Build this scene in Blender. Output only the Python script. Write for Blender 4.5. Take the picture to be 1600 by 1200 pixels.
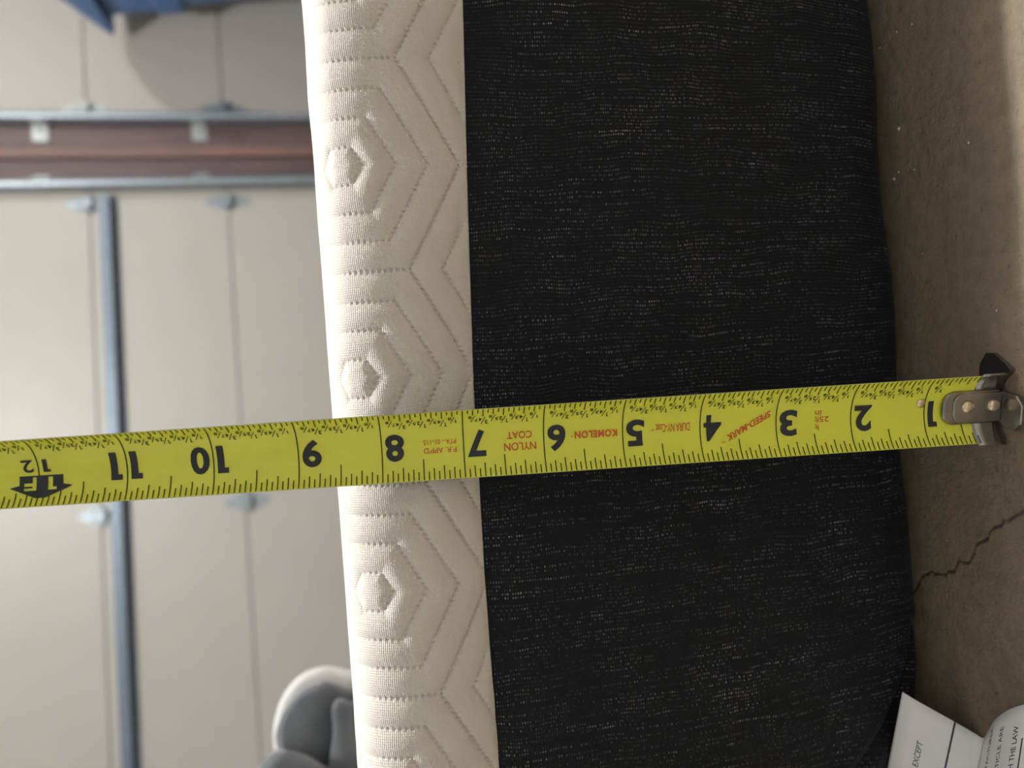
import bpy, bmesh, math, random
import numpy as np
from mathutils import Vector, Matrix
random.seed(7); rng = np.random.default_rng(7)

for o in list(bpy.data.objects): bpy.data.objects.remove(o)
U = 0.0254                      # the scene is laid out in inches
SC = bpy.context.scene
COL = SC.collection

# ------------------------------------------------------------------ camera
PITCH, ROLL, CAMH, FPX = math.radians(12.5), math.radians(4.2), 8.42, 1202.0
Fv = Vector((0, math.cos(PITCH), -math.sin(PITCH)))
Rv = Vector((1, 0, 0))
Uv = Vector((0, math.sin(PITCH), math.cos(PITCH)))
Xc = -math.sin(ROLL) * Rv - math.cos(ROLL) * Uv     # the phone was held on its side
Yc = math.cos(ROLL) * Rv - math.sin(ROLL) * Uv
cam_d = bpy.data.cameras.new('camera'); cam = bpy.data.objects.new('camera', cam_d); COL.objects.link(cam)
m = Matrix((Xc, Yc, -Fv)).transposed().to_4x4(); m.translation = Vector((0, 0, CAMH * U)); cam.matrix_world = m
cam_d.sensor_fit = 'HORIZONTAL'; cam_d.sensor_width = 36; cam_d.lens = 36 * FPX / 1600
cam_d.clip_start = 0.01; cam_d.clip_end = 100
cam_d.dof.use_dof = True; cam_d.dof.focus_distance = 9.75 * U; cam_d.dof.aperture_fstop = 8.0
SC.camera = cam

# ------------------------------------------------------------------ world, lamps, exposure
W = bpy.data.worlds.new('world'); SC.world = W; W.use_nodes = True
W.node_tree.nodes['Background'].inputs[0].default_value = (0.5, 0.55, 0.6, 1)
W.node_tree.nodes['Background'].inputs[1].default_value = 0.05
LAMP = (14.0, 29.0, 93.5)
LAMP2 = (105.0, 29.0, 93.5)
def point_light(name, loc, watts, rad, col):
    l = bpy.data.lights.new(name, 'POINT'); l.energy = watts; l.shadow_soft_size = rad * U; l.color = col
    o = bpy.data.objects.new(name, l); o.location = Vector(loc) * U; COL.objects.link(o); return o
point_light('bulb_light', LAMP, 200, 1.3, (1.0, 0.975, 0.94))
point_light('bulb_light', LAMP2, 120, 1.3, (1.0, 0.975, 0.94))
SC.view_settings.view_transform = 'Standard'; SC.view_settings.look = 'None'
SC.view_settings.gamma = 1.0; SC.view_settings.use_curve_mapping = False
SC.view_settings.exposure = 0.02

# ------------------------------------------------------------------ helpers
def tag(o, label=None, cat=None, group=None, kind=None):
    if label: o['label'] = label
    if cat: o['category'] = cat
    if group: o['group'] = group
    if kind: o['kind'] = kind
    return o
def empty(name, loc):
    o = bpy.data.objects.new(name, None); o.empty_display_size = 0.02
    o.location = Vector(loc) * U; COL.objects.link(o); return o
def link(name, me, mat, parent=None, smooth=False):
    if mat: me.materials.append(mat)
    if smooth: me.polygons.foreach_set('use_smooth', [True] * len(me.polygons))
    o = bpy.data.objects.new(name, me); COL.objects.link(o)
    if parent:
        o.parent = parent
        o.matrix_parent_inverse = Matrix.Translation(-world_loc(parent))
    return o
def world_loc(o):
    v = o.location.copy(); p = o.parent
    if p and o.type == 'EMPTY': v = v
    return v
class MB:
    def __init__(s): s.v = []; s.f = []
    def add(s, vs, fs):
        n = len(s.v); s.v += [tuple(v) for v in vs]; s.f += [tuple(i + n for i in f) for f in fs]; return s
    def box(s, a, b, fr=None):
        (x0, y0, z0), (x1, y1, z1) = a, b
        vs = [(x, y, z) for z in (z0, z1) for y in (y0, y1) for x in (x0, x1)]
        if fr: vs = [fr(*v) for v in vs]
        return s.add(vs, [(0, 2, 3, 1), (4, 5, 7, 6), (0, 1, 5, 4), (2, 6, 7, 3), (0, 4, 6, 2), (1, 3, 7, 5)])
    def prism(s, poly, fn0, fn1):
        n = len(poly); vs = [fn0(*p) for p in poly] + [fn1(*p) for p in poly]
        return s.add(vs, [tuple(range(n - 1, -1, -1)), tuple(range(n, 2 * n))] + [(i, (i + 1) % n, n + (i + 1) % n, n + i) for i in range(n)])
    def lathe(s, prof, fr, seg=20):     # prof: (radius, height) pairs, fr(a, b, h) -> point
        rows = [[fr(r * math.cos(2 * math.pi * k / seg), r * math.sin(2 * math.pi * k / seg), h) for k in range(seg)] for r, h in prof]
        vs = [p for row in rows for p in row]; fs = []
        for i in range(len(prof) - 1):
            for k in range(seg):
                fs.append((i * seg + k, i * seg + (k + 1) % seg, (i + 1) * seg + (k + 1) % seg, (i + 1) * seg + k))
        fs.append(tuple(range(seg - 1, -1, -1))); fs.append(tuple((len(prof) - 1) * seg + k for k in range(seg)))
        return s.add(vs, fs)
    def loft(s, rings, close=True, caps=True):
        n = len(rings[0]); vs = [p for r in rings for p in r]; fs = []
        for i in range(len(rings) - 1):
            for k in range(n if close else n - 1):
                fs.append((i * n + k, i * n + (k + 1) % n, (i + 1) * n + (k + 1) % n, (i + 1) * n + k))
        if caps and close: fs += [tuple(range(n - 1, -1, -1)), tuple((len(rings) - 1) * n + k for k in range(n))]
        return s.add(vs, fs)
    def mesh(s, name):
        me = bpy.data.meshes.new(name)
        me.from_pydata([(x * U, y * U, z * U) for x, y, z in s.v], [], s.f)
        bm = bmesh.new(); bm.from_mesh(me); bmesh.ops.recalc_face_normals(bm, faces=bm.faces); bm.to_mesh(me); bm.free()
        return me
    def build(s, name, mat, parent=None, smooth=False, bevel=0, seg=2, sub=0):
        o = link(name, s.mesh(name), mat, parent, smooth)
        if bevel:
            b = o.modifiers.new('bevel', 'BEVEL'); b.width = bevel * U; b.segments = seg; b.limit_method = 'ANGLE'; b.angle_limit = math.radians(35)
        if sub:
            b = o.modifiers.new('subsurf', 'SUBSURF'); b.levels = b.render_levels = sub
        return o
def grid_mesh(name, P, uv=None):        # P: (n, m, 3) array in inches -> quad mesh with an optional UV in inches
    n, mm, _ = P.shape
    me = bpy.data.meshes.new(name)
    idx = np.arange(n * mm).reshape(n, mm)
    q = np.stack([idx[:-1, :-1], idx[1:, :-1], idx[1:, 1:], idx[:-1, 1:]], -1).reshape(-1, 4)
    me.vertices.add(n * mm); me.vertices.foreach_set('co', (P.reshape(-1, 3) * U).astype(np.float32).ravel())
    me.loops.add(q.size); me.loops.foreach_set('vertex_index', q.ravel().astype(np.int32))
    me.polygons.add(len(q)); me.polygons.foreach_set('loop_start', np.arange(0, q.size, 4, dtype=np.int32))
    me.polygons.foreach_set('loop_total', np.full(len(q), 4, dtype=np.int32))
    me.update(calc_edges=True); me.validate()
    if uv is not None:
        l = me.uv_layers.new(name='inches'); l.data.foreach_set('uv', uv.reshape(-1, 2)[q.ravel()].astype(np.float32).ravel())
    me.polygons.foreach_set('use_smooth', [True] * len(q))
    return me
def at(x, y, Y):                        # photograph point -> place at a known distance Y in front of the lens
    up = -(x - 800) * math.cos(ROLL) + (y - 600) * math.sin(ROLL); rt = -(x - 800) * math.sin(ROLL) - (y - 600) * math.cos(ROLL)
    d = Fv * FPX + Uv * up + Rv * rt
    return Vector((0, 0, CAMH)) + d * (Y / d.y)
def on_z(x, y, z):
    d = at(x, y, 1.0) - Vector((0, 0, CAMH))
    return Vector((0, 0, CAMH)) + d * ((z - CAMH) / d.z)

# ------------------------------------------------------------------ materials
class NT:
    def __init__(s, name):
        s.m = bpy.data.materials.new(name); s.m.use_nodes = True; s.t = s.m.node_tree; s.b = s.t.nodes['Principled BSDF']
    def n(s, ty, **kw):
        nd = s.t.nodes.new(ty)
        for k, v in kw.items():
            if k.startswith('i_'):
                key = k[2:]; key = int(key) if key.isdigit() else key.replace('_', ' ')
                nd.inputs[key].default_value = v
            else: setattr(nd, k, v)
        return nd
    def l(s, a, b): s.t.links.new(a, b)
    def math(s, op, a, b=None, c=None):
        nd = s.n('ShaderNodeMath', operation=op)
        for i, v in enumerate((a, b, c)):
            if v is None: continue
            if isinstance(v, (int, float)): nd.inputs[i].default_value = v
            else: s.l(v, nd.inputs[i])
        return nd.outputs[0]
    def ramp(s, fac, stops):
        r = s.n('ShaderNodeValToRGB'); el = r.color_ramp.elements
        while len(el) < len(stops): el.new(0.5)
        for e, (p, c) in zip(el, stops): e.position = p; e.color = c if len(c) == 4 else (*c, 1)
        s.l(fac, r.inputs[0]); return r.outputs[0]
    def noise(s, vec, scale, detail=4, rough=0.55):
        nd = s.n('ShaderNodeTexNoise'); nd.inputs['Scale'].default_value = scale; nd.inputs['Detail'].default_value = detail; nd.inputs['Roughness'].default_value = rough
        if vec is not None: s.l(vec, nd.inputs['Vector'])
        return nd.outputs['Fac']
    def bump(s, h, strength, dist, prev=None):
        b = s.n('ShaderNodeBump'); b.inputs['Strength'].default_value = strength; b.inputs['Distance'].default_value = dist * U
        s.l(h, b.inputs['Height'])
        if prev: s.l(prev, b.inputs['Normal'])
        return b.outputs[0]
    def mapping(s, src, scale):
        mp = s.n('ShaderNodeMapping'); mp.inputs['Scale'].default_value = scale; s.l(src, mp.inputs['Vector']); return mp.outputs[0]
def plain(name, col, rough=0.5, metal=0.0, var=0.06, scale=40, bump=0.0, spec=0.5):
    t = NT(name); co = t.n('ShaderNodeTexCoord').outputs['Object']
    nz = t.noise(co, scale)
    lo = tuple(c * (1 - var) for c in col); hi = tuple(min(1, c * (1 + var)) for c in col)
    t.l(t.ramp(nz, [(0.3, lo), (0.7, hi)]), t.b.inputs['Base Color'])
    t.b.inputs['Roughness'].default_value = rough; t.b.inputs['Metallic'].default_value = metal; t.b.inputs['Specular IOR Level'].default_value = spec
    if bump: t.l(t.bump(nz, bump, 0.05), t.b.inputs['Normal'])
    return t.m
M = {}
M['door_paint'] = plain('door_paint', (0.375, 0.365, 0.335), 0.45, var=0.02, scale=6, bump=0.02)
M['wall_paint'] = plain('wall_paint', (0.70, 0.71, 0.715), 0.8, var=0.03, scale=5, bump=0.05)
M['galv'] = plain('galvanised_steel', (0.25, 0.29, 0.32), 0.42, metal=0.5, var=0.2, scale=60)
M['galv_strut'] = plain('strut_steel', (0.15, 0.19, 0.24), 0.45, metal=0.4, var=0.1, scale=30)
M['bright'] = plain('bright_steel', (0.32, 0.35, 0.35), 0.4, metal=0.3, var=0.1, scale=60)
M['bin'] = plain('blue_plastic', (0.05, 0.13, 0.31), 0.38, var=0.1, scale=20)
M['rubber'] = plain('rubber', (0.02, 0.02, 0.02), 0.8)
M['ink'] = plain('black_ink', (0.028, 0.033, 0.042), 0.6, var=0.1, scale=200)
M['line_ink'] = plain('line_ink', (0.05, 0.055, 0.012), 0.6, var=0.1, scale=200)
M['red_ink'] = plain('red_ink', (0.72, 0.12, 0.03), 0.55, var=0.1, scale=300)
M['tag_ink'] = plain('tag_ink', (0.03, 0.03, 0.035), 0.7)
M['steel'] = plain('hook_steel', (0.34, 0.33, 0.30), 0.24, metal=0.95, var=0.15, scale=120)
M['rivet'] = plain('rivet_metal', (0.80, 0.64, 0.48), 0.22, metal=0.9, var=0.1, scale=120)
M['blade_back'] = plain('blade_back', (0.30, 0.30, 0.26), 0.4, metal=0.3)
M['crumb'] = plain('crumb', (0.62, 0.58, 0.50), 0.8, var=0.15, scale=300)
M['white_cloth'] = plain('white_cloth', (0.52, 0.52, 0.52), 0.9, var=0.05, scale=60, bump=0.1)

def wood(name, c0, c1, c2):
    t = NT(name); co = t.n('ShaderNodeTexCoord').outputs['Object']
    v = t.mapping(co, (14, 14, 1.2)); nz = t.noise(v, 3, 6)
    t.l(t.ramp(nz, [(0.3, c0), (0.55, c1), (0.75, c2)]), t.b.inputs['Base Color'])
    t.b.inputs['Roughness'].default_value = 0.5; t.l(t.bump(nz, 0.3, 0.05), t.b.inputs['Normal']); return t.m
M['wood'] = wood('stained_wood', (0.058, 0.040, 0.047), (0.088, 0.056, 0.060), (0.13, 0.072, 0.068))
M['wood_lit_red'] = wood('lit_reddish_wood', (0.12, 0.066, 0.060), (0.17, 0.094, 0.082), (0.22, 0.118, 0.098))  # redder wood, with the lightness of a lit board edge in its colour

def concrete():
    t = NT('concrete'); co = t.n('ShaderNodeTexCoord').outputs['Object']
    big = t.noise(co, 9, 4); fine = t.noise(co, 160, 6, 0.65); grit = t.noise(co, 700, 3)
    c1 = t.ramp(big, [(0.3, (0.195, 0.155, 0.105)), (0.7, (0.265, 0.210, 0.145))])
    c2 = t.ramp(fine, [(0.3, (0.72, 0.72, 0.72)), (0.62, (1.05, 1.05, 1.05))])
    mx = t.n('ShaderNodeMix', data_type='RGBA', blend_type='MULTIPLY'); mx.inputs[0].default_value = 0.8
    t.l(c1, mx.inputs[6]); t.l(c2, mx.inputs[7])
    pit = t.noise(co, 330, 2); pits = t.ramp(pit, [(0.27, (0.45, 0.45, 0.45)), (0.34, (1, 1, 1))])
    m2 = t.n('ShaderNodeMix', data_type='RGBA', blend_type='MULTIPLY'); m2.inputs[0].default_value = 0.6; t.l(mx.outputs[2], m2.inputs[6]); t.l(pits, m2.inputs[7])
    gr_ = t.n('ShaderNodeAttribute', attribute_name='crack_tone').outputs['Fac']          # darker brown tone along the crack
    m3 = t.n('ShaderNodeMix', data_type='RGBA'); t.l(gr_, m3.inputs[0]); t.l(m2.outputs[2], m3.inputs[6]); m3.inputs[7].default_value = (0.085, 0.055, 0.04, 1)
    t.l(m3.outputs[2], t.b.inputs['Base Color'])
    t.b.inputs['Roughness'].default_value = 0.72
    b = t.bump(fine, 0.8, 0.09); b = t.bump(grit, 0.5, 0.02, b); t.l(b, t.b.inputs['Normal']); return t.m
M['concrete'] = concrete()

def uv_xy(t):
    uv = t.n('ShaderNodeUVMap', uv_map='inches').outputs[0]
    sp = t.n('ShaderNodeSeparateXYZ'); t.l(uv, sp.inputs[0]); return uv, sp.outputs[0], sp.outputs[1]
def white_knit():
    t = NT('white_knit'); uv, x, q = uv_xy(t)
    sx = t.math('SINE', t.math('MULTIPLY', x, 2 * math.pi / 0.030)); sq = t.math('SINE', t.math('MULTIPLY', q, 2 * math.pi / 0.026))
    w = t.math('ADD', t.math('MULTIPLY', sx, 0.5), t.math('MULTIPLY', sq, 0.5))
    nz = t.noise(uv, 1.5, 3)
    t.l(t.ramp(nz, [(0.3, (0.72, 0.68, 0.615)), (0.7, (0.77, 0.73, 0.67))]), t.b.inputs['Base Color'])
    t.b.inputs['Roughness'].default_value = 0.6; t.b.inputs['Sheen Weight'].default_value = 0.15
    t.l(t.bump(w, 0.55, 0.006), t.b.inputs['Normal']); return t.m
M['white_knit'] = white_knit()
def black_knit():
    t = NT('black_knit'); uv, x, q = uv_xy(t)
    # wander of the courses: rows run up the side and drift with soft folds
    n1 = t.noise(uv, 0.8, 2)
    xw = t.math('ADD', x, t.math('MULTIPLY', t.math('SUBTRACT', n1, 0.5), 0.22))
    cx = t.math('DIVIDE', xw, 0.052); cq = t.math('DIVIDE', q, 0.034)
    fx = t.math('SUBTRACT', t.math('FRACT', cx), 0.5); fq = t.math('SUBTRACT', t.math('FRACT', cq), 0.5)
    ix = t.math('FLOOR', cx); iq = t.math('FLOOR', cq)
    cid = t.n('ShaderNodeCombineXYZ'); t.l(ix, cid.inputs[0]); t.l(iq, cid.inputs[1])
    wn = t.n('ShaderNodeTexWhiteNoise', noise_dimensions='2D'); t.l(cid.outputs[0], wn.inputs['Vector'])
    # how far a course shows its light yarn: streaky along the row, patchy across the cloth
    rowv = t.n('ShaderNodeCombineXYZ'); t.l(ix, rowv.inputs[0]); t.l(t.math('MULTIPLY', q, 1.1), rowv.inputs[1])
    streak = t.noise(t.mapping(rowv.outputs[0], (0.93, 0.9, 1)), 1.0, 1)
    patch = t.noise(uv, 1.0, 3)
    amt = t.math('MULTIPLY', t.ramp(streak, [(0.40, (0.03,) * 3), (0.74, (1, 1, 1))]), t.ramp(patch, [(0.34, (0.12,) * 3), (0.62, (1, 1, 1))]))
    dot = t.math('SUBTRACT', 1.0, t.math('ADD', t.math('POWER', t.math('MULTIPLY', fx, 2.9), 2.0), t.math('POWER', t.math('MULTIPLY', fq, 3.0), 2.0)))
    dot = t.math('MAXIMUM', dot, 0.0)
    speck = t.math('MULTIPLY', t.math('MULTIPLY', dot, amt), t.math('POWER', wn.outputs['Value'], 2.2))
    mx = t.n('ShaderNodeMix', data_type='RGBA'); t.l(t.math('MULTIPLY', speck, 1.0), mx.inputs[0])
    mx.inputs[6].default_value = (0.0065, 0.0080, 0.0112, 1); mx.inputs[7].default_value = (0.46, 0.47, 0.50, 1)
    t.l(mx.outputs[2], t.b.inputs['Base Color'])
    t.b.inputs['Roughness'].default_value = 0.75; t.b.inputs['Specular IOR Level'].default_value = 0.25
    rib = t.math('SINE', t.math('MULTIPLY', cx, 2 * math.pi)); col = t.math('SINE', t.math('MULTIPLY', cq, 2 * math.pi))
    h = t.math('ADD', rib, t.math('MULTIPLY', col, 0.5))
    t.l(t.bump(h, 0.4, 0.010), t.b.inputs['Normal'])
    t.b.inputs['Sheen Weight'].default_value = 0.02; t.b.inputs['Sheen Roughness'].default_value = 0.4
    return t.m
M['black_knit'] = black_knit()
def blade():
    t = NT('yellow_blade'); co = t.n('ShaderNodeTexCoord').outputs['Object']
    nz = t.noise(co, 90, 4)
    t.l(t.ramp(nz, [(0.25, (0.83, 0.86, 0.075)), (0.7, (0.88, 0.91, 0.09))]), t.b.inputs['Base Color'])
    t.b.inputs['Roughness'].default_value = 0.38; t.b.inputs['Coat Weight'].default_value = 0.25; t.b.inputs['Coat Roughness'].default_value = 0.3
    return t.m
M['blade'] = blade()
def cloth(name, c0, c1):
    t = NT(name); co = t.n('ShaderNodeTexCoord').outputs['Object']
    nz = t.noise(co, 25, 4); wv = t.noise(co, 900, 2)
    t.l(t.ramp(nz, [(0.3, c0), (0.7, c1)]), t.b.inputs['Base Color']); t.b.inputs['Roughness'].default_value = 0.9
    t.b.inputs['Sheen Weight'].default_value = 0.3
    b = t.bump(nz, 0.5, 0.3); t.l(t.bump(wv, 0.3, 0.02, b), t.b.inputs['Normal']); return t.m
M['grey_cloth'] = cloth('grey_cloth', (0.052, 0.058, 0.068), (0.088, 0.096, 0.108))
def paper():
    t = NT('tag_paper'); co = t.n('ShaderNodeTexCoord').outputs['Object']
    nz = t.noise(co, 60, 3)
    t.l(t.ramp(nz, [(0.3, (0.82, 0.82, 0.82)), (0.7, (0.87, 0.87, 0.87))]), t.b.inputs['Base Color']); t.b.inputs['Roughness'].default_value = 0.7
    t.b.inputs['Subsurface Weight'].default_value = 0.0
    return t.m
M['paper'] = paper()

# ------------------------------------------------------------------ room shell (turned 6.5 degrees to the mattress)
RA = math.radians(6.5)
RD = Vector((math.cos(RA), math.sin(RA), 0)); RN = Vector((math.sin(RA), -math.cos(RA), 0)); R0 = Vector((0, 130, 0))
def D(u, z, n): return R0 + RD * u + RN * n + Vector((0, 0, z))     # u along the doors, n out into the room
def FR(u, n, z): return D(u, z, n)
UL, UR, NB, CZ = -112.0, 190.0, 240.0, 97.0

def struct(name, o): return tag(o, kind='structure')
# floor: dense where the camera looks straight at it, with a real crack
def lines(lo, hi, a, b, step, n_out):
    left = a - np.geomspace(0.5, a - lo, n_out)[::-1]; right = b + np.geomspace(0.5, hi - b, n_out)
    return np.concatenate([left, np.arange(a, b + 1e-6, step), right])
fx = lines(-190, 260, -7.5, 6.5, 0.018, 12); fy = lines(-160, 190, 6.9, 11.2, 0.016, 12)
GX, GY = np.meshgrid(fx, fy, indexing='ij')
crack = np.array([(-4.6, 11.4), (-4.1, 10.75), (-3.75, 10.4), (-3.52, 10.27), (-3.38, 10.16), (-3.26, 9.95), (-3.28, 9.75), (-3.17, 9.55), (-3.02, 9.42), (-2.96, 9.2), (-2.72, 9.08), (-2.60, 8.92), (-2.46, 8.80), (-2.33, 8.66), (-2.26, 8.5), (-2.05, 8.24), (-1.9, 8.1), (-1.75, 7.8), (-1.5, 7.6), (-1.3, 7.2), (-1.0, 6.8)])
jr = np.random.default_rng(4); fine_c = []
for i in range(len(crack) - 1):
    for k in range(3): fine_c.append(crack[i] + (crack[i + 1] - crack[i]) * k / 3 + jr.normal(0, 0.016, 2))
crack = np.array(fine_c + [crack[-1]])
dist = np.full(GX.shape, 9.0); wid = np.zeros(GX.shape)
for i in range(len(crack) - 1):
    a, b = crack[i], crack[i + 1]; ab = b - a; L2 = (ab ** 2).sum()
    tt = np.clip(((GX - a[0]) * ab[0] + (GY - a[1]) * ab[1]) / L2, 0, 1)
    d_ = np.hypot(GX - a[0] - tt * ab[0], GY - a[1] - tt * ab[1])
    wi = 0.006 + 0.011 * abs(math.sin(i * 1.3))
    wid = np.where(d_ < dist, wi, wid); dist = np.minimum(dist, d_)
GZ = -0.06 * np.exp(-(dist / np.maximum(wid, 1e-3)) ** 2)
fm_ = grid_mesh('floor', np.stack([GX, GY, GZ], -1))
at_ = fm_.attributes.new('crack_tone', 'FLOAT', 'POINT'); at_.data.foreach_set('value', np.exp(-(dist / np.maximum(wid * 1.15, 1e-3)) ** 2).ravel().astype(np.float32))
fo = link('floor', fm_, M['concrete']); tag(fo, kind='structure')

def slab(name, a, b, mat='wall_paint', **k):
    o = MB().box(a, b, FR).build(name, M[mat], **k); tag(o, kind='structure'); return o
slab('ceiling', (UL - 6, -12, CZ), (UR + 6, NB + 6, CZ + 4))
slab('wall_left', (UL - 5, -6, 0), (UL, NB, CZ)); slab('wall_right', (UR, -6, 0), (UR + 5, NB, CZ))
slab('wall_rear', (UL, NB, 0), (UR, NB + 5, CZ))
DH = 84.0
# front wall round the two openings
slab('wall_front', (UL, -8, DH), (UR, -3, CZ))
slab('wall_front_pier', (UL, -8, 0), (-63, -3, DH)); slab('wall_front_pier', (147.5, -8, 0), (UR, -3, DH))

# post between the two garage doors: two stained boards, and a proud strip coloured as a lit board edge
po = bpy.data.objects.new('trim_1', None); po.location = D(42, 0, 0) * U; COL.objects.link(po); tag(po, kind='structure')
MB().box((37.0, -3, 0), (41.0, 0.5, DH), FR).build('board', M['wood'], po, bevel=0.15)
MB().box((42.9, -3, 0), (46.9, 0.5, DH), FR).build('board', M['wood'], po, bevel=0.15)
MB().box((41.1, -3, 0), (42.8, 1.3, DH), FR).build('lit_edge_strip', M['wood_lit_red'], po, bevel=0.3)['label'] = 'lighter reddish strip, lit board edge put into its colour'

def hinge(parent, u, z, wide=1.0, big=1.0, mat='galv'):
    h = MB()
    for sg in (-1, 1):      # two tapering leaves
        poly = [(-1.75 * wide, 0.15 * sg), (1.75 * wide, 0.15 * sg), (1.35 * wide, 1.5 * sg), (0.55 * wide, 3.3 * sg), (-0.55 * wide, 3.3 * sg), (-1.35 * wide, 1.5 * sg)]
        h.prism(poly, lambda a, b: D(u + a, z + b * big, 0.02), lambda a, b: D(u + a, z + b * big, 0.16))
    o = h.build('hinge', M[mat], parent)
    k = MB()
    k.lathe([(0.34, -1.7 * wide), (0.34, 1.7 * wide)], lambda a, b, hh: D(u + hh, z + a, 0.4 + b), 14)
    k.box((u - 0.8, 0.1, z - 0.55), (u + 0.8, 1.3, z + 0.55), FR)
    k.build('hinge_knuckle', M[mat], o)
    b_ = MB()
    for a, c in ((-0.8, 1.2), (0.8, 1.2), (-0.8, -1.2), (0.8, -1.2)):
        b_.lathe([(0.26, 0.15), (0.26, 0.34), (0.14, 0.42)], lambda p, q, hh, a=a, c=c: D(u + a * wide + p, z + c * big + q, hh), 10)
    b_.build('hinge_bolts', M['bright'], o)
    return o

JZ = [0.4, 24.4, 45.4, 66.4, 84.4]
def garage_door(name, u0, u1):
    g = bpy.data.objects.new(name, None); g.location = D((u0 + u1) / 2, 0, 0) * U; COL.objects.link(g); tag(g, kind='structure')
    for i in range(4):
        s = MB().box((u0, -2, JZ[i] + 0.07), (u1, 0, JZ[i + 1] - 0.07), FR).build('door_section', M['door_paint'], g, bevel=0.12)
    return g
d1 = garage_door('door_1', -62.5, 36.0); d2 = garage_door('door_2', 47.8, 147.0)
for jz in (45.4, 24.4, 66.4):
    hinge(d1, -15.5, jz - 0.3, 0.92, 1.0)
    hinge(d1, 33.6, jz, 0.75, 1.05)
    hinge(d1, -60.0, jz, 0.9, 1.05)
    hinge(d2, 49.6, jz, 0.62 if jz > 40 else 0.8, 1.0, 'bright' if jz > 40 and jz < 50 else 'galv')
    hinge(d2, 97.0, jz, 0.92, 1.0); hinge(d2, 144.0, jz, 0.9, 1.05)
# stiffening strut across the left door: a lipped channel
st = MB()
prof = [(41.2, 0.02), (41.2, 0.14), (41.9, 0.14), (42.1, 1.9), (43.3, 1.9), (43.5, 0.14), (44.0, 0.14), (44.0, 0.02), (43.4, 0.02), (43.2, 1.78), (42.2, 1.78), (42.0, 0.02)]
st.loft([[D(u, z, n) for z, n in prof] for u in (-62.0, 34.6)])
st.build('strut', M['galv_strut'], d1)

def track(name, u, sgn, label):
    t = empty(name, D(u, 0, 0))
    c = MB()
    # C-channel that carries the rollers
    poly = [(0, 0.2), (0, 2.2), (0.5 * sgn, 2.4), (1.0 * sgn, 2.2), (1.0 * sgn, 1.5), (0.85 * sgn, 1.5), (0.85 * sgn, 2.05), (0.5 * sgn, 2.2), (0.15 * sgn, 2.05), (0.15 * sgn, 0.35), (0.85 * sgn, 0.35), (0.85 * sgn, 0.9), (1.0 * sgn, 0.9), (1.0 * sgn, 0.2)]
    c.loft([[D(u + a, z, n + 0.5) for a, n in poly] for z in (1.0, 86.0)])
    c.build('channel', M['galv'], t)
    for z in (52.0, 28.2, 75.0, 8.0):
        b = MB()
        b.box((u - 0.1 * sgn, 0.6, z - 1.2), (u - 0.25 * sgn, 2.6, z + 1.2), FR)
        base = 0.55
        e = -1.5 if sgn > 0 else 1.0
        x0, x1 = sorted((u - 0.1 * sgn, u + (-3.0 if sgn > 0 else 1.4)))
        b.box((x0, base, z - 1.15), (x1, base + 0.18, z + 1.15), FR)
        br = b.build('bracket', M['bright'], t, bevel=0.08)
        MB().lathe([(0.4, base + 0.18), (0.4, base + 0.45), (0.2, base + 0.55)], lambda p, q, h: D((x0 + x1) / 2 + p, z + q, h), 10).build('bracket_bolt', M['galv'], br)
    tag(t, label, 'door track', 'garage door tracks')
track('door_track', 36.9, -1, 'galvanised vertical door track on the side of the wooden post nearest the strut')
track('door_track', 47.0, 1, 'galvanised vertical door track on the side of the wooden post nearest the blue bin')

# lamp holder on the ceiling
for lp, lb in ((LAMP, 'white bulb holder on the ceiling straight over the mattress'), (LAMP2, 'white bulb holder on the ceiling to the right, before the blue bin')):
    lh = empty('ceiling_lamp', (lp[0], lp[1], CZ))
    MB().lathe([(2.4, CZ), (2.4, CZ - 0.5), (1.6, CZ - 0.9), (0.9, CZ - 0.95)], lambda a, b, h: (lp[0] + a, lp[1] + b, h), 24).build('lampholder', M['white_cloth'], lh)
    tag(lh, lb, 'lamp', 'ceiling lamps')

# ------------------------------------------------------------------ mattress
mat_e = empty('mattress', (0, 40, 0))
tag(mat_e, 'mattress with white quilted top band and black knit side lying on the concrete', 'mattress')
MX0, MX1, MY1 = -27.0, 50.0, 70.0
def smooth_profile(pts, n):
    p = np.array(pts, float); 
    # Catmull-Rom through the points, resampled evenly by length
    out = []
    P = np.vstack([2 * p[0] - p[1], p, 2 * p[-1] - p[-2]])
    for i in range(1, len(P) - 2):
        for t in np.linspace(0, 1, 40, endpoint=False):
            a, b, c, d = P[i - 1], P[i], P[i + 1], P[i + 2]
            out.append(0.5 * ((2 * b) + (c - a) * t + (2 * a - 5 * b + 4 * c - d) * t * t + (3 * b - a - 3 * c + d) * t ** 3))
    out.append(p[-1]); out = np.array(out)
    L = np.concatenate([[0], np.cumsum(np.hypot(*np.diff(out, axis=0).T))])
    s = np.linspace(0, L[-1], n) if np.isscalar(n) else np.asarray(n)
    return np.stack([np.interp(s, L, out[:, 0]), np.interp(s, L, out[:, 1])], 1), s
def seam_drop(x):       # the band's lower seam is not level
    xx = np.clip(x, -8, 8)
    return np.interp(xx, [-8, -5, -2.5, 0, 2.5, 5, 8], [0.0, 0.03, 0.035, 0.0, -0.11, -0.235, -0.34])
mxs = np.concatenate([np.linspace(MX0, -7.2, 40), np.arange(-6.6, 6.2, 0.0125), np.linspace(6.8, MX1, 60)])
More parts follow.
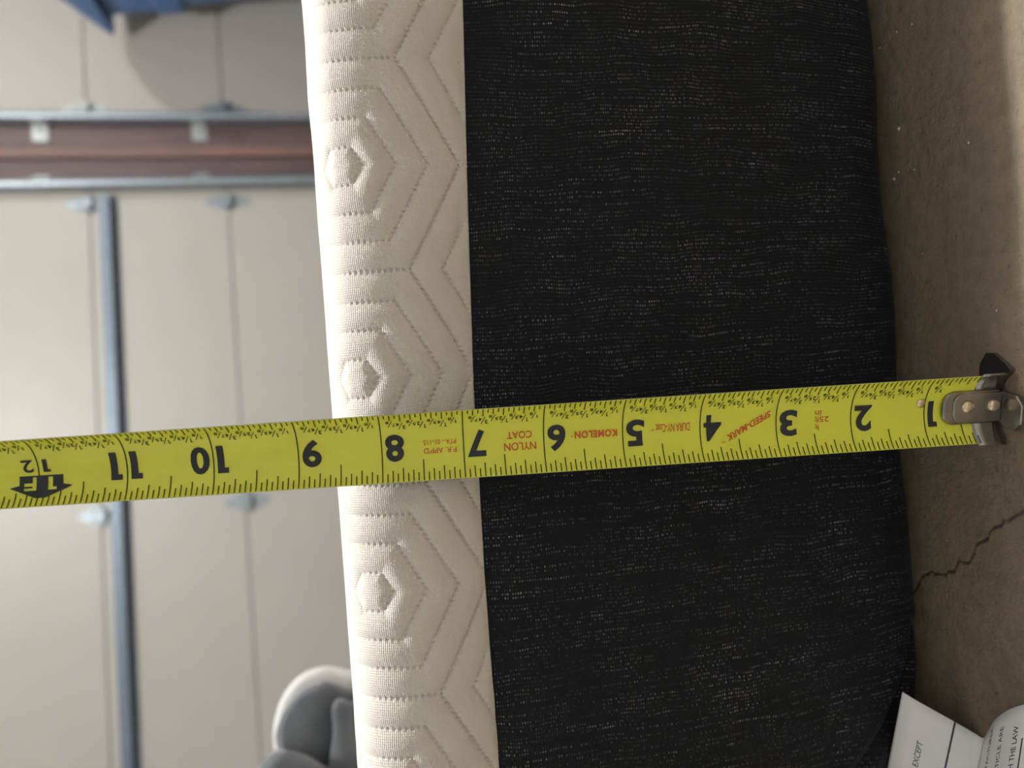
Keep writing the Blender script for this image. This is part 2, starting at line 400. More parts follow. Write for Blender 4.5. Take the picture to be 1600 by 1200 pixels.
# white band and rim (y, z)
WP = [(9.88, 6.72), (9.78, 7.0), (9.71, 7.4), (9.73, 7.8), (9.82, 8.12), (9.98, 8.36), (10.22, 8.50), (10.55, 8.555), (11.1, 8.57)]
S_dense = np.arange(0, 2.75, 0.0125)
wp, ws = smooth_profile(WP, S_dense)
nrm = np.gradient(wp, axis=0); nrm /= np.linalg.norm(nrm, axis=1)[:, None]; nrm = np.stack([-nrm[:, 1], nrm[:, 0]], 1)  # outwards (-y, +z)
XX, SS = np.meshgrid(mxs, ws, indexing='ij')
sd = seam_drop(mxs)[:, None]
fade = np.clip(1 - ws / 1.6, 0, 1)[None, :]
Q = 6.72 + SS + sd * fade          # cloth coordinate up the band (inches)
# honeycomb of nested hexagons, stitched
PER = 2.68; INR = PER / 2; RR = INR * 2 / math.sqrt(3); ROWH = 1.5 * RR
best = np.full(XX.shape, 1e9); bx = np.zeros(XX.shape); bq = np.zeros(XX.shape)
for row in range(-1, 3):
    cq = 8.27 + row * ROWH; off = 0.2 + (PER / 2 if row % 2 else 0)
    dx = (XX - off + PER / 2) % PER - PER / 2; dq = Q - cq
    hx = np.maximum(np.abs(dx), np.abs(dx) / 2 + np.abs(dq) * math.sqrt(3) / 2)
    k = hx < best; best = np.where(k, hx, best); bx = np.where(k, dx, bx); bq = np.where(k, dq, bq)
rings = np.array([0.24, 0.60, 0.96, 1.335])
dall = np.abs(best[..., None] - rings); rd = dall.min(-1)
side = np.abs(bx) >= np.abs(bx) / 2 + np.abs(bq) * math.sqrt(3) / 2
along = np.where(side, bq, bx * 2 / math.sqrt(3))
hole = np.exp(-(rd / 0.018) ** 2) * np.clip(np.cos(2 * math.pi * along / 0.078) * 1.6, 0, 1)
sw = np.clip((SS - 0.7) / 0.7, 0, 1); sw = sw * sw * (3 - 2 * sw)      # the quilting puffs out more towards the rim
depth = (0.018 + 0.015 * sw) * np.clip((2.25 - SS) / 0.8, 0.2, 1)
def fbm(x, y, seed, octs=3, f0=1.0):
    r = np.random.default_rng(seed); out = np.zeros(x.shape)
    for o in range(octs):
        for _ in range(4):
            a, b, ph = r.normal(size=2).tolist() + [r.uniform(0, 6.28)]
            out += np.sin(f0 * 2 ** o * (a * x + b * y) + ph) * 0.5 ** o / 4
    return out
hgt = depth * (1 - np.exp(-(rd / 0.085) ** 2)) - (0.034 - 0.012 * sw) * hole * np.clip((1.75 - SS) / 0.4, 0, 1) - 0.008 * np.exp(-(rd / 0.02) ** 2) + 0.03 * fbm(XX, Q, 3, 3, 1.1)
hgt *= np.clip(SS / 0.12, 0.15, 1) * np.clip((2.7 - SS) / 0.4, 0, 1)
Yb = wp[None, :, 0] + nrm[None, :, 0] * hgt + 0.03 * fbm(XX, Q * 0.4, 11, 2, 0.5)
Zb = wp[None, :, 1] + nrm[None, :, 1] * hgt + sd * fade
link('quilted_band', grid_mesh('quilted_band', np.stack([XX, Yb, Zb], -1), np.stack([XX, Q], -1)), M['white_knit'], mat_e)['label'] = 'white knit band quilted with nested hexagons'
# the rest of the top, coarser, with the same puffed quilting
ty = np.concatenate([np.linspace(wp[-1, 0], 14, 40), np.linspace(14.2, MY1, 140)])
tx = np.concatenate([np.linspace(MX0, -20, 8), np.linspace(-19.5, 20, 240), np.linspace(20.5, MX1, 30)])
TX, TY = np.meshgrid(tx, ty, indexing='ij')
TZ = wp[-1, 1] + 0.02 * fbm(TX, TY, 5, 3, 0.6) * np.clip((TY - wp[-1, 0]) / 1.0, 0, 1) + 0 * TX
TZ += -0.5 * np.clip((TY - MY1 + 1) / 1.0, 0, 1) ** 2
link('quilted_top', grid_mesh('quilted_top', np.stack([TX, TY, TZ], -1), np.stack([TX, TY], -1)), M['white_knit'], mat_e)
# black side
BP = [(9.86, 6.75), (9.80, 6.2), (9.74, 5.2), (9.72, 4.0), (9.74, 2.8), (9.80, 1.7), (9.90, 0.9), (10.03, 0.45), (10.22, 0.15), (10.5, 0.03), (11.2, 0.015)]
bp, bs = smooth_profile(BP, 190)
bxs = np.concatenate([np.linspace(MX0, -7.2, 30), np.arange(-7.0, 6.6, 0.05), np.linspace(6.8, MX1, 40)])
BX, BS = np.meshgrid(bxs, bs, indexing='ij')
bd = seam_drop(bxs)[:, None] * np.clip(1 - bs / 3.5, 0, 1)[None, :]
low = np.clip((bs - 4.2) / 2.0, 0, 1)[None, :]
tuck = np.exp(-((bxs + 6.6) / 1.3) ** 2)[:, None]
fold = 0.035 * fbm(BX * 0.9, BS * 0.5, 21, 3, 1.0) + low * 0.05 * np.sin(BX * 1.7 + 0.6 * np.sin(BS * 1.3))
BY = bp[None, :, 0] - fold * np.clip(BS / 0.5, 0, 1) + tuck * low * 0.22 + 0.03 * fbm(BX, 6.72 * 0.4 + 0 * BX, 11, 2, 0.5)
BZ = bp[None, :, 1] + bd
cre = [(lambda v: (v.x, v.z))(at(px, py, 9.95)) for px, py in ((1446, 985), (1436, 1030), (1420, 1080), (1392, 1135), (1352, 1185), (1310, 1230))]
cd_ = np.full(BX.shape, 9.0)
for (ax, az), (bx_, bz_) in zip(cre[:-1], cre[1:]):
    tt = np.clip(((BX - ax) * (bx_ - ax) + (BZ - az) * (bz_ - az)) / ((bx_ - ax) ** 2 + (bz_ - az) ** 2), 0, 1)
    cd_ = np.minimum(cd_, np.hypot(BX - ax - tt * (bx_ - ax), BZ - az - tt * (bz_ - az)))
BY = BY + 0.10 * np.exp(-(cd_ / 0.10) ** 2) - 0.04 * np.exp(-((cd_ - 0.22) / 0.12) ** 2)
link('black_side', grid_mesh('black_side', np.stack([BX, BY, BZ], -1)[:, ::-1], np.stack([BX, 6.72 - BS], -1)[:, ::-1]), M['black_knit'], mat_e)['label'] = 'black knit side panel with pale flecks'
# remaining sides and underside
bd_ = MB(); bd_.box((MX0, 10.9, 0.03), (MX0 + 0.3, MY1, 8.5)); bd_.box((MX1 - 0.3, 10.9, 0.03), (MX1, MY1, 8.5)); bd_.box((MX0, MY1 - 0.3, 0.03), (MX1, MY1, 8.2)); bd_.box((MX0, 10.9, 0.02), (MX1, MY1, 0.3))
bd_.build('black_underside', plain('black_backing', (0.012, 0.012, 0.014), 0.9), mat_e)

# ------------------------------------------------------------------ lettering
_dg = None
_cache = {}
def text2d(body, bold=0.0, spacing=1.0):
    key = (body, bold, spacing)
    if key in _cache: return _cache[key]
    c = bpy.data.curves.new('t', 'FONT'); c.body = body; c.size = 1.0; c.offset = bold; c.space_character = spacing; c.resolution_u = 4
    o = bpy.data.objects.new('t', c); COL.objects.link(o)
    dg = bpy.context.evaluated_depsgraph_get(); dg.update()
    me = bpy.data.meshes.new_from_object(o.evaluated_get(dg))
    bm = bmesh.new(); bm.from_mesh(me); bmesh.ops.remove_doubles(bm, verts=bm.verts, dist=1e-5)
    vs = [(v.co.x, v.co.y) for v in bm.verts]; 
    for i, v in enumerate(bm.verts): v.index = i
    fs = [tuple(v.index for v in f.verts) for f in bm.faces]
    bm.free(); bpy.data.objects.remove(o); bpy.data.curves.remove(c); bpy.data.meshes.remove(me)
    _cache[key] = (vs, fs); return vs, fs
def fit(body, x0, x1, y0, y1, bold=0.0, spacing=1.0, slant=0.0):
    vs, fs = text2d(body, bold, spacing)
    xs = [v[0] for v in vs]; ys = [v[1] for v in vs]
    sx = (x1 - x0) / (max(xs) - min(xs)); sy = (y1 - y0) / (max(ys) - min(ys))
    out = [(x0 + (x - min(xs)) * sx, y0 + (y - min(ys)) * sy) for x, y in vs]
    if slant: out = [(x + (y - y0) * slant, y) for x, y in out]
    return out, fs
def cut(vs, fs, axis, step):         # slice flat glyphs so that they can follow a curved surface
    bm = bmesh.new(); bv = [bm.verts.new((x, y, 0)) for x, y in vs]
    for f in fs:
        try: bm.faces.new([bv[i] for i in f])
        except ValueError: pass
    c = [v[axis] for v in vs]; k = math.floor(min(c) / step) + 1
    while k * step < max(c):
        co = [0, 0, 0]; no = [0, 0, 0]; co[axis] = k * step; no[axis] = 1
        bmesh.ops.bisect_plane(bm, geom=bm.verts[:] + bm.edges[:] + bm.faces[:], plane_co=co, plane_no=no, dist=1e-6); k += 1
    for i, v in enumerate(bm.verts): v.index = i
    r = [(v.co.x, v.co.y) for v in bm.verts], [tuple(v.index for v in f.verts) for f in bm.faces]
    bm.free(); return r

# ------------------------------------------------------------------ tape measure
TA = Vector((-0.745, 8.50, 0.06)); TB = Vector((-0.555, 10.047, 11.92))
TT = (TB - TA).normalized()
W0 = (Vector((-1, 0, 0)) - TT * Vector((-1, 0, 0)).dot(TT)).normalized()
N0 = TT.cross(W0).normalized()
if N0.y > 0: N0 = -N0
def frame(s):
    k = min(max(s / 12, 0), 1.4); ph = math.radians(11 + 5 * k)
    return W0 * math.cos(ph) - N0 * math.sin(ph), N0 * math.cos(ph) + W0 * math.sin(ph), 0.62 - 0.15 * k
def TP(s, t, n=0.0):                 # s inches up the tape, t across it (towards the left edge), n out of the printed side
    w, nn, rho = frame(s); a = t / rho
    return TA + TT * s + w * ((rho - n) * math.sin(a)) + nn * (rho - (rho - n) * math.cos(a))
def TL(s, t, n):                     # the same frame, not curved
    w, nn, rho = frame(max(s, 0)); return TA + TT * s + w * t + nn * n
tape = empty('tape_measure', TA)
tag(tape, 'yellow steel tape measure blade standing upright with its hook on the floor', 'tape measure')
SEND = 19.0
ss = np.concatenate([np.linspace(0.02, 0.5, 13), np.linspace(0.75, SEND, 74)]); ts = np.linspace(-0.5, 0.5, 25)
bl = np.array([[TP(max(s, 0.02 + 0.30 * max(0, abs(t) - 0.22) / 0.28 * (1 if t > 0 else 0.35)) if s < 0.4 else s, t) for t in ts] for s in ss])
ob = link('blade', grid_mesh('blade', bl), M['blade'], tape)
sm = ob.modifiers.new('solid', 'SOLIDIFY'); sm.thickness = 0.006 * U; sm.offset = -1; ob.data.materials.append(M['blade_back']); sm.material_offset = 1; sm.material_offset_rim = 1
EPS = 0.006
def strip(mb, s, t0, t1, w):
    k = max(2, int(abs(t1 - t0) / 0.04) + 1); tt = np.linspace(t0, t1, k)
    vs = [TP(s - w / 2, t, EPS) for t in tt] + [TP(s + w / 2, t, EPS) for t in tt]
    mb.add(vs, [(i, i + 1, k + i + 1, k + i) for i in range(k - 1)])
gm = MB()
for i in range(2, int(SEND * 16)):
    s = i / 16; 
    if i % 16 == 0:
        il = MB(); strip(il, s, -0.495, 0.495, 0.014); il.build('inch_line', M['line_ink'], tape); continue
    if s < 0.28: continue
    lo = 0.095 if i % 2 else (0.135 if i % 4 else 0.165)
    if s > 0.75: strip(gm, s, -0.495, -0.495 + lo, 0.0135)
    else: strip(gm, s, -0.495, -0.495 + lo * 0.9, 0.0135)
    hi = 0.115 if i % 2 else (0.155 if i % 4 else (0.185 if i % 8 else 0.275))
    strip(gm, s, 0.495 - hi, 0.495, 0.0135)
tag(gm.build('graduation_marks', M['line_ink'], tape), 'fine dark sixteenth-inch marks along both edges', kind='stuff')
def place(vs, fs, mb):
    vs, fs = cut(vs, fs, 1, 0.05); mb.add([TP(x, y, EPS * 1.3) for x, y in vs], fs)
def part(name, vs, fs, mat, parent=tape):
    mb = MB(); place(vs, fs, mb); return mb.build(name, mat, parent)
DT0, DT1 = -0.118, 0.228
def one(x0, x1, y0, y1):
    h = y1 - y0; st_ = (x1 - x0) * (0.62 if h > 0.1 else 0.5)
    return [(x1 - st_, y0), (x1, y0), (x1, y1), (x0, y1), (x0, y1 - 0.19 * h), (x1 - st_, y1 - 0.19 * h)], [(0, 1, 2, 5), (5, 2, 3, 4)]
for n in range(1, 10):
    if n == 1: part('numeral', *one(n - 0.165, n - 0.045, DT0, DT1), M['ink']); continue
    part('numeral', *fit(str(n), n - 0.275, n - 0.045, DT0, DT1, 0.018 if n == 4 else 0.033), M['ink'])
for n in (10, 11):
    part('numeral', *one(n - 0.175, n - 0.045, DT0, DT1), M['ink'])
    if n == 10: part('numeral', *fit('0', n + 0.045, n + 0.265, DT0, DT1, 0.033), M['ink'])
    else: part('numeral', *one(n + 0.055, n + 0.185, DT0, DT1), M['ink'])
part('numeral', *one(11.865, 11.945, -0.085, 0.075), M['ink']); part('numeral', *fit('2', 12.05, 12.18, -0.085, 0.075, 0.015), M['ink'])
for n in range(13, 19):
    part('numeral', *one(n - 0.165, n - 0.045, DT0, DT1), M['ink']); part('numeral', *fit(str(n)[1], n + 0.045, n + 0.25, DT0, DT1, 0.02), M['ink'])
# foot mark: a solid arrow badge with 1F left open in it
def rect(a, b, c, d): return [(a, c), (b, c), (b, d), (a, d)]
fm = MB()
def fpoly(p): 
    v, f = cut(p, [tuple(range(len(p)))], 1, 0.05); fm.add([TP(x, y, EPS * 1.3) for x, y in v], f)
B0, B1, C0, C1 = 11.73, 12.22, 0.115, 0.30
fpoly(rect(B0, B1, C0, C0 + 0.018)); fpoly(rect(B0, 11.80, C0 + .018, C1)); fpoly(rect(12.17, B1, C0 + .018, C1))
fpoly(rect(11.80, 11.845, C0 + .018, C1 - 0.045)); fpoly(rect(11.90, 12.03, C0 + .018, C1)) ; fpoly(rect(11.80, 11.90, C1 - 0.01, C1))
fpoly(rect(12.075, 12.17, C0 + .018, C0 + 0.085)); fpoly(rect(12.075, 12.17, C0 + 0.125, C1 - 0.04)); fpoly(rect(12.03, 12.17, C1 - 0.008, C1))
fpoly([(11.62, C1 - 0.05), (B0, C1 - 0.075), (B0, C1)]); fpoly([(12.33, C1 - 0.05), (B1, C1), (B1, C1 - 0.075)])
fpoly([(B0, C1), (B1, C1), (12.03, C1 + 0.085), (11.92, C1 + 0.085)])
fm.build('foot_mark', M['ink'], tape)
# eighths printed along the edge
fr_ = MB()
FRAC = ['1/8', '1/4', '3/8', '1/2', '5/8', '3/4', '7/8']
for n in range(0, 18):
    for k, tx_ in enumerate(FRAC):
        s = n + (k + 1) / 8
        if n == 0 and k < 6: continue
        big = k in (1, 3, 5); h = 0.062 if big else 0.052; tb = -0.300 if big else -0.338
        a, b = tx_.split('/')
        place(*(one(s - 0.054, s - 0.034, tb + 0.040, tb + 0.040 + h) if a == '1' else fit(a, s - 0.060, s - 0.024, tb + 0.040, tb + 0.040 + h, 0.015)), fr_)
        place([(s - 0.032, tb - 0.012), (s - 0.022, tb - 0.012), (s + 0.030, tb + 0.100), (s + 0.020, tb + 0.100)], [(0, 1, 2, 3)], fr_)
        place(*fit(b, s + 0.012, s + 0.052, tb - 0.008, tb - 0.008 + h, 0.015), fr_)
tag(fr_.build('fraction_print', M['line_ink'], tape), 'tiny fraction figures along one edge', kind='stuff')
R = M['red_ink']
part('red_lettering', *fit('25', 2.295, 2.42, 0.000, 0.072, 0.0), R)
part('red_lettering', *fit('ft', 2.43, 2.485, 0.000, 0.080, 0.0), R); part('red_lettering', *fit('ft', 2.43, 2.485, 0.100, 0.175, 0.0), R); part('red_lettering', *fit('in', 2.40, 2.485, -0.085, -0.012, 0.0), R)
def slanted(body, s0, t0, s1, t1, h):
    vs, fs = fit(body, 0, math.hypot(s1 - s0, t1 - t0), 0, h, 0.02, 1.0, 0.35); a = math.atan2(t1 - t0, s1 - s0); c, s_ = math.cos(a), math.sin(a)
    return [(s0 + x * c - y * s_, t0 + x * s_ + y * c) for x, y in vs], fs
part('red_lettering', *slanted('SPEED-MARK', 3.09, -0.13, 3.66, 0.165, 0.085), R)
part('red_lettering', *fit('TM', 3.68, 3.73, 0.235, 0.26), R)
part('red_lettering', *fit('DURA NY-Coat', 4.135, 4.575, -0.035, 0.072, 0.0, 0.9), R); part('red_lettering', *fit('TM', 4.59, 4.63, 0.025, 0.05), R)
part('red_lettering', *fit('KOMELON', 5.07, 5.61, -0.01, 0.085, 0.035, 1.12), R); part('red_lettering', *fit('o', 5.63, 5.655, 0.04, 0.063), R)
part('red_lettering', *fit('NYLON', 6.10, 6.50, 0.085, 0.185, 0.01), R); part('red_lettering', *fit('COAT', 6.15, 6.46, -0.06, 0.035, 0.01), R)
part('red_lettering', *fit('P.R. APP\'D', 7.09, 7.49, 0.085, 0.155, 0.0), R); part('red_lettering', *fit('PTA - 01-115', 7.09, 7.49, -0.02, 0.045, 0.0), R)
# small rivet above the 1
MB().lathe([(0.062, 0.004), (0.062, 0.012), (0.04, 0.024), (0.012, 0.028)], lambda a, b, h: TP(1.055 + a, -0.095 + b, h), 18).build('rivet', M['rivet'], tape, smooth=True)
# hook
hk = MB()
def stad(s0, s1, t0, t1, r, k=7):
    pts = [(s0, t0)]; pts += [(s1 - r + r * math.sin(a), t0 + r - r * math.cos(a)) for a in np.linspace(0, math.pi / 2, k)]
    pts += [(s1 - r + r * math.cos(a), t1 - r + r * math.sin(a)) for a in np.linspace(0, math.pi / 2, k)]; return pts + [(s0, t1)]
hk.prism(stad(0.0, 0.79, -0.235, 0.215, 0.17), lambda a, b: TL(a, b, 0.015), lambda a, b: TL(a, b, 0.075))
hook = hk.build('hook', M['steel'], tape, bevel=0.03, seg=3)
MB().prism(stad(0.0, 0.66, -0.205, 0.19, 0.13), lambda a, b: TL(a, b, 0.07), lambda a, b: TL(a, b, 0.098)).build('hook_panel', M['steel'], hook, bevel=0.02)
for s_ in (0.47, 0.12):
    MB().lathe([(0.085, 0.095), (0.085, 0.115), (0.065, 0.14), (0.03, 0.15)], lambda a, b, h: TL(s_ + a, -0.03 + b, h), 18).build('rivet', M['rivet'], hook, smooth=True)
# wings that cup the blade's corners
wg = MB()
tw = np.linspace(-0.53, 0.53, 21)
wg.loft([[TP(s, t, -0.012) for t in tw] for s in (-0.02, 0.10, 0.22, 0.36)], close=False)
wo = wg.build('hook_wing', M['steel'], hook, smooth=True); b_ = wo.modifiers.new('s', 'SOLIDIFY'); b_.thickness = 0.015 * U
# claw behind the blade, standing on the floor
cl = [(-0.50, 0.20), (-0.56, 0.12), (-0.68, -0.12), (-0.66, -0.26), (-0.50, -0.36), (0.42, -0.36), (0.55, -0.2), (0.52, 0.02), (0.46, 0.18), (0.3, 0.06), (0.12, 0.02), (-0.15, 0.02), (-0.34, 0.06)]
MB().prism(cl, lambda t, n: TL(-0.05, t, n), lambda t, n: TL(0.0, t, n)).build('hook_claw', M['steel'], hook)
tb_ = [(-0.21, 0.06), (0.19, 0.06), (0.26, 0.18), (0.26, 0.34), (0.16, 0.45), (-0.08, 0.45), (-0.2, 0.33)]
MB().prism(tb_, lambda t, n: TL(-0.05, t, n), lambda t, n: TL(0.0, t, n)).build('hook_tab', M['steel'], hook, bevel=0.012)

# ------------------------------------------------------------------ law tag sewn under the mattress edge
ctl = [(1410, 1081, .90), (1433, 1095, .78), (1485, 1124, .38), (1522, 1145, .09), (1537, 1153, .025), (1545, 1140, .07), (1556, 1124, .14), (1575, 1110, .22), (1600, 1101, .29), (1630, 1097, .33), (1660, 1100, .34)]
E3 = [on_z(*c) for c in ctl]
def cr(P, n):
    P = [2 * P[0] - P[1]] + P + [2 * P[-1] - P[-2]]; out = []
    for i in range(1, len(P) - 2):
        for t in np.linspace(0, 1, n, endpoint=False):
            a, b, c, d = P[i - 1], P[i], P[i + 1], P[i + 2]
            out.append(0.5 * ((2 * b) + (c - a) * t + (2 * a - 5 * b + 4 * c - d) * t * t + (3 * b - a - 3 * c + d) * t ** 3))
    return out + [P[-2]]
ET = cr(E3, 8)
wv = on_z(1412, 1200, .84) - on_z(1433, 1095, .78)
wv2 = on_z(1562, 1200, .21) - on_z(1575, 1110, .22)
arc = [0.0]
for i in range(1, len(ET)): arc.append(arc[-1] + (ET[i] - ET[i - 1]).length)
def wdir(k):
    f = min(max((k / len(ET) - 0.35) / 0.3, 0), 1); return (wv * (1 - f) + wv2 * f).normalized()
def TG(a, w, n=0.0):       # a along the strip, w across it away from its near edge
    a = min(max(a, 0), arc[-1] - 1e-4); k = int(np.searchsorted(arc, a, 'right')) - 1; t = (a - arc[k]) / max(arc[k + 1] - arc[k], 1e-6)
    p = ET[k].lerp(ET[k + 1], t); d = (ET[k + 1] - ET[k]).normalized(); wd = wdir(k + t)
    nn = d.cross(wd).normalized()
    if nn.z < 0 or (nn.y > 0.6): nn = -nn
    if nn.dot(Vector((0, 0, CAMH)) - p) < 0: nn = -nn
    return p + wd * w + nn * n
tgm = np.array([[TG(a, w) for w in np.linspace(0, 2.6, 14)] for a in np.linspace(0, arc[-1], 90)])
tg = link('care_tag', grid_mesh('care_tag', tgm), M['paper'], mat_e)
tg['label'] = 'white printed tag curling out from under the mattress'
md = tg.modifiers.new('solid', 'SOLIDIFY'); md.thickness = 0.006 * U
def arc_at(px, py):        # nearest place along the strip to a photographed edge point
    best_, ba = 1e9, 0
    from_ = []
    for i, p in enumerate(ET):
        d = p - Vector((0, 0, CAMH)); w_ = d.dot(Fv); up = d.dot(Uv) / w_ * FPX; rt = d.dot(Rv) / w_ * FPX
        x = 800 - up * math.cos(ROLL) - rt * math.sin(ROLL); y = 600 + up * math.sin(ROLL) - rt * math.cos(ROLL)
        e = math.hypot(x - px, y - py)
        if e < best_: best_, ba = e, arc[i]
    return ba
def tagtext(body, a_base, w0, w1, h, bold=0.008):   # reads towards the near edge, tops towards the seam
    vs, fs = fit(body, 0, w1 - w0, 0, h, bold)
    vs, fs = cut(vs, fs, 1, 0.03)
    mb = MB(); mb.add([TG(a_base - y, w1 - x, 0.007) for x, y in vs], fs); return mb.build('tag_print', M['tag_ink'], tg)
def tagrule(a, w0, w1, th):
    mb = MB(); ws_ = np.linspace(w0, w1, 8); mb.add([TG(a, w, 0.007) for w in ws_] + [TG(a + th, w, 0.007) for w in ws_], [(i, i + 1, 9 + i, 8 + i) for i in range(7)]); return mb.build('tag_rule', M['tag_ink'], tg)
aA = arc_at(1433, 1095); aR = arc_at(1489, 1126); aV = arc_at(1537, 1153); a2 = arc_at(1556, 1124); a3 = arc_at(1576, 1110); a4 = arc_at(1600, 1101)
tagtext('EXCEPT', aA + 0.19, 0.58, 1.0, 0.085, 0.008)
tagrule(aR, 0.0, 2.5, 0.03); tagrule(aV + 0.03, 0.05, 2.5, 0.02)
tagtext('MANUFACTURER', a2 - 0.02, 0.10, 1.15, 0.10); tagtext('ARTICLE ARE', a3 - 0.04, 0.22, 1.05, 0.11); tagtext('WITH THE LAW', a4 - 0.03, 0.3, 1.2, 0.12)
tagrule(a4 + 0.07, 0.5, 2.5, 0.03)

# ------------------------------------------------------------------ crumbs on the floor
cr_px = [(1426, 38, 5, 'pale crumb at the outer end of a slanting row of three on the concrete'),
         (1402, 50, 4, 'pale crumb in the middle of a slanting row of three on the concrete'),
         (1376, 75, 5, 'pale crumb at the mattress end of a slanting row of three on the concrete'),
         (1406, 201, 8, 'largest pale crumb on the shaded concrete, lying by itself'),
         (1515, 223, 5, 'pale crumb by itself on the concrete, near the edge of the lit strip'),
         (1398, 280, 6, 'biggest crumb of a cluster of three on the concrete, closest to the mattress'),
         (1405, 269, 4, 'small pale crumb in the middle of a cluster of three on the concrete'),
         (1430, 265, 4, 'small pale crumb of a cluster of three, farthest from the mattress'),
         (1442, 396, 3, 'faint lone crumb on the concrete between the cluster of three and the tape'),
         (1558, 485, 4, 'pale crumb on the concrete closest to the hook of the tape measure'),
         (1480, 844, 3, 'pale crumb on the concrete beside the crack')]
for i, (px, py, sz, lab) in enumerate(cr_px):
    p = on_z(px, py, 0); r = sz * 0.0042
    mb = MB(); bm = bmesh.new(); bmesh.ops.create_icosphere(bm, subdivisions=1, radius=1)
    vs = [(p.x + v.co.x * r * random.uniform(.6, 1.25), p.y + v.co.y * r * random.uniform(.6, 1.25), max(0.001, r * 0.55 + v.co.z * r * random.uniform(.4, .8))) for v in bm.verts]
    for k, v in enumerate(bm.verts): v.index = k
    mb.add(vs, [tuple(v.index for v in f.verts) for f in bm.faces]); bm.free()
    o = mb.build('paint_crumb', M['crumb'])
    tag(o, lab, 'crumb', 'pale crumbs on the concrete')

# ------------------------------------------------------------------ folded clothing on the far side of the mattress top
gr = empty('folded_garment', (-10.2, 25.0, 8.56)); tag(gr, 'folded dark grey garment with a white rounded edge lying on the mattress', 'clothing')
def pillow(mb, outline, y0, y1, sh=0.82):
    c = Vector((sum(p[0] for p in outline) / len(outline), sum(p[1] for p in outline) / len(outline)))
    rings_ = []
    for t, s in ((0, sh * 0.8), (0.04, sh), (0.16, 0.96), (0.35, 1.0), (0.7, 1.0), (0.92, 0.93), (1.0, 0.75)):
        rings_.append([(c.x + (x - c.x) * s + (y1 - y0) * t * -0.40, y0 + (y1 - y0) * t, max(8.58, c.y + (z - c.y) * s)) for x, z in outline])
    mb.loft(rings_)
def o2(pts, Y): return [(lambda v: (v.x, v.z))(at(a, b, Y)) for a, b in pts]
def blob_outline(pts, Y, n=4):
    P = [Vector((p[0], p[1], 0)) for p in o2(pts, Y)]; out = []
    m_ = len(P)
    for i in range(m_):
        a, b, c, d = P[i - 1], P[i], P[(i + 1) % m_], P[(i + 2) % m_]
        for t in np.linspace(0, 1, n, endpoint=False):
            q = 0.5 * ((2 * b) + (c - a) * t + (2 * a - 5 * b + 4 * c - d) * t * t + (3 * b - a - 3 * c + d) * t ** 3); out.append((q.x, q.y))
    return out
w_ = MB(); pillow(w_, blob_outline([(566, 1052), (540, 1036), (505, 1031), (470, 1045), (445, 1072), (430, 1108), (426, 1150), (440, 1200), (500, 1215), (566, 1190)], 24.6), 24.2, 28.5, 0.97)
w_.build('white_lining', M['white_cloth'], gr, smooth=True)
w_ = MB(); pillow(w_, blob_outline([(566, 1088), (545, 1068), (510, 1056), (478, 1066), (452, 1090), (436, 1118), (430, 1150), (448, 1185), (500, 1200), (566, 1190)], 23.7), 23.3, 27.0, 0.97)
w_.build('grey_fold', M['grey_cloth'], gr, smooth=True)
w_ = MB(); pillow(w_, blob_outline([(566, 1106), (545, 1082), (528, 1078), (518, 1092), (520, 1130), (514, 1180), (512, 1230), (566, 1240)], 23.3), 22.7, 25.0, 0.93)
w_.build('grey_fold', M['grey_cloth'], gr, smooth=True)
w_ = MB(); pillow(w_, blob_outline([(500, 1175), (470, 1158), (436, 1152), (412, 1166), (398, 1190), (396, 1230), (420, 1290), (500, 1310), (566, 1290), (545, 1210)], 23.2), 22.4, 26.5, 0.9)
w_.build('grey_fold', M['grey_cloth'], gr, smooth=True)

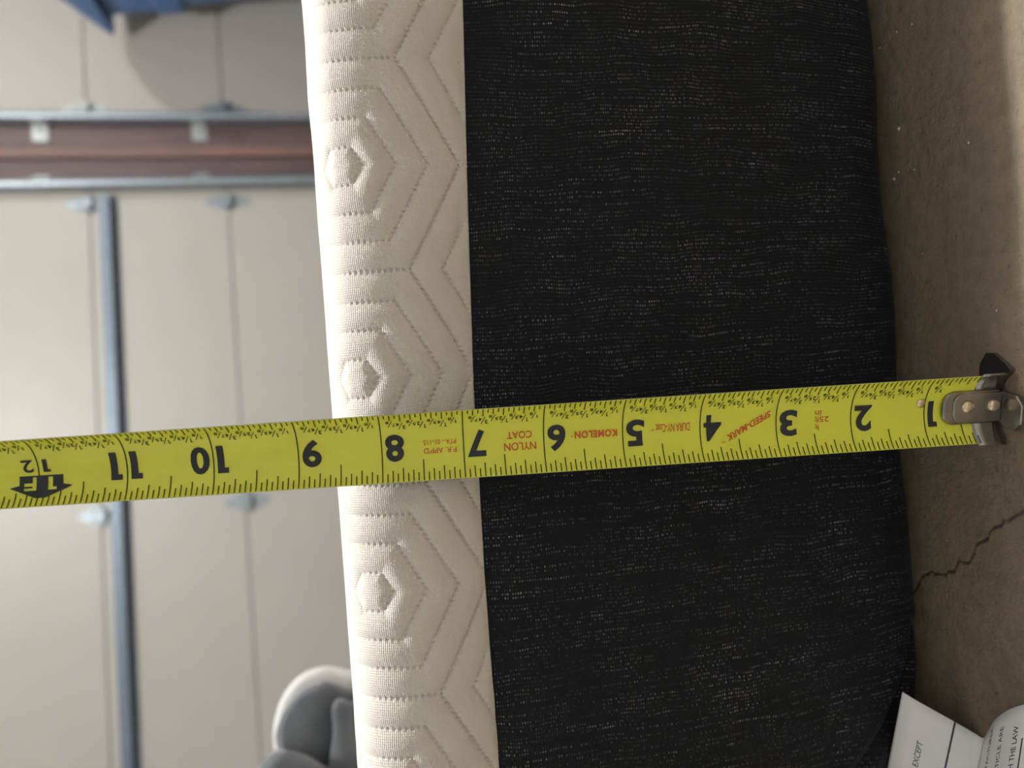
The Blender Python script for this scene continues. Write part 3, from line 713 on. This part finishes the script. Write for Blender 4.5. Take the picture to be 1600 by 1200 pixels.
# ------------------------------------------------------------------ blue wheeled bin by the right-hand door
tip = at(175, 55, 133.0)
bn = empty('recycling_bin', (tip.x + 13, 121, 0)); tag(bn, 'blue plastic wheeled bin standing against the right garage door', 'bin')
xl = tip.x + 1.4; zt = tip.z - 1.0
def bring(z, ins, y0, y1, w=23.0, r=2.5):
    x0, x1 = xl + ins, xl + w - ins; a0, a1 = y0 + ins * 0.8, y1 - ins * 0.6; out = []
    for cx_, cy_, a in ((x1 - r, a1 - r, 0), (x0 + r, a1 - r, 90), (x0 + r, a0 + r, 180), (x1 - r, a0 + r, 270)):
        for k in range(5):
            t = math.radians(a + k * 22.5); out.append((cx_ + r * math.cos(t), cy_ + r * math.sin(t), z))
    return out
b = MB(); b.loft([bring(1.5, 4.6, 108, 132), bring(6, 4.2, 108, 132), bring(zt - 11, 1.9, 108, 132), bring(zt - 10.6, 0.9, 108, 132), bring(zt - 7, 0.6, 108, 132), bring(zt - 6.6, 1.0, 108, 132), bring(zt - 0.5, 0.4, 108, 132), bring(zt, 0.1, 108, 132)])
b.build('bin_body', M['bin'], bn, smooth=False, bevel=0.3)
# domed lid: low lip towards the door, rising to the hinge side
yl = [133.2, 132.6, 128, 122, 116, 110, 106]; zl = [0.2, 1.0, 3.2, 5.6, 6.8, 6.6, 4.5]
l = MB(); rl = []
for y, z in zip(yl, zl):
    x0, x1 = tip.x, tip.x + 26; zb = tip.z - 0.4 + (0 if y > 108 else 0.5)
    rl.append([(x0, y, zb), (x0, y, zb + z * 0.45 + 0.3), (x0 + 0.6, y, zb + z * 0.8 + 0.5), (x0 + 3, y, zb + z + 0.8), (x0 + 13, y, zb + z + 1.4), (x1 - 3, y, zb + z + 0.8), (x1 - 0.6, y, zb + z * 0.8 + 0.5), (x1, y, zb + z * 0.45 + 0.3), (x1, y, zb)])
l.loft(rl); l.build('bin_lid', M['bin'], bn, bevel=0.25)
MB().lathe([(0.7, 0), (0.7, 20)], lambda a, c, h: (xl + 1.5 + h, 103.8 + a, tip.z + 1 + c), 14).build('handle', M['bin'], bn)
for k in (0, 1):
    MB().box((xl + 1.8 + k * 18, 103.4, tip.z - 0.6), (xl + 3.4 + k * 18, 109, tip.z + 1.6)).build('handle_arm', M['bin'], bn, bevel=0.2)
    MB().lathe([(4.8, -1), (5.0, -0.7), (5.0, 0.7), (4.8, 1)], lambda a, c, h: (xl + 2.2 + k * 18.6 + h, 107 + a, 5.0 + c), 28).build('wheel', M['rubber'], bn)
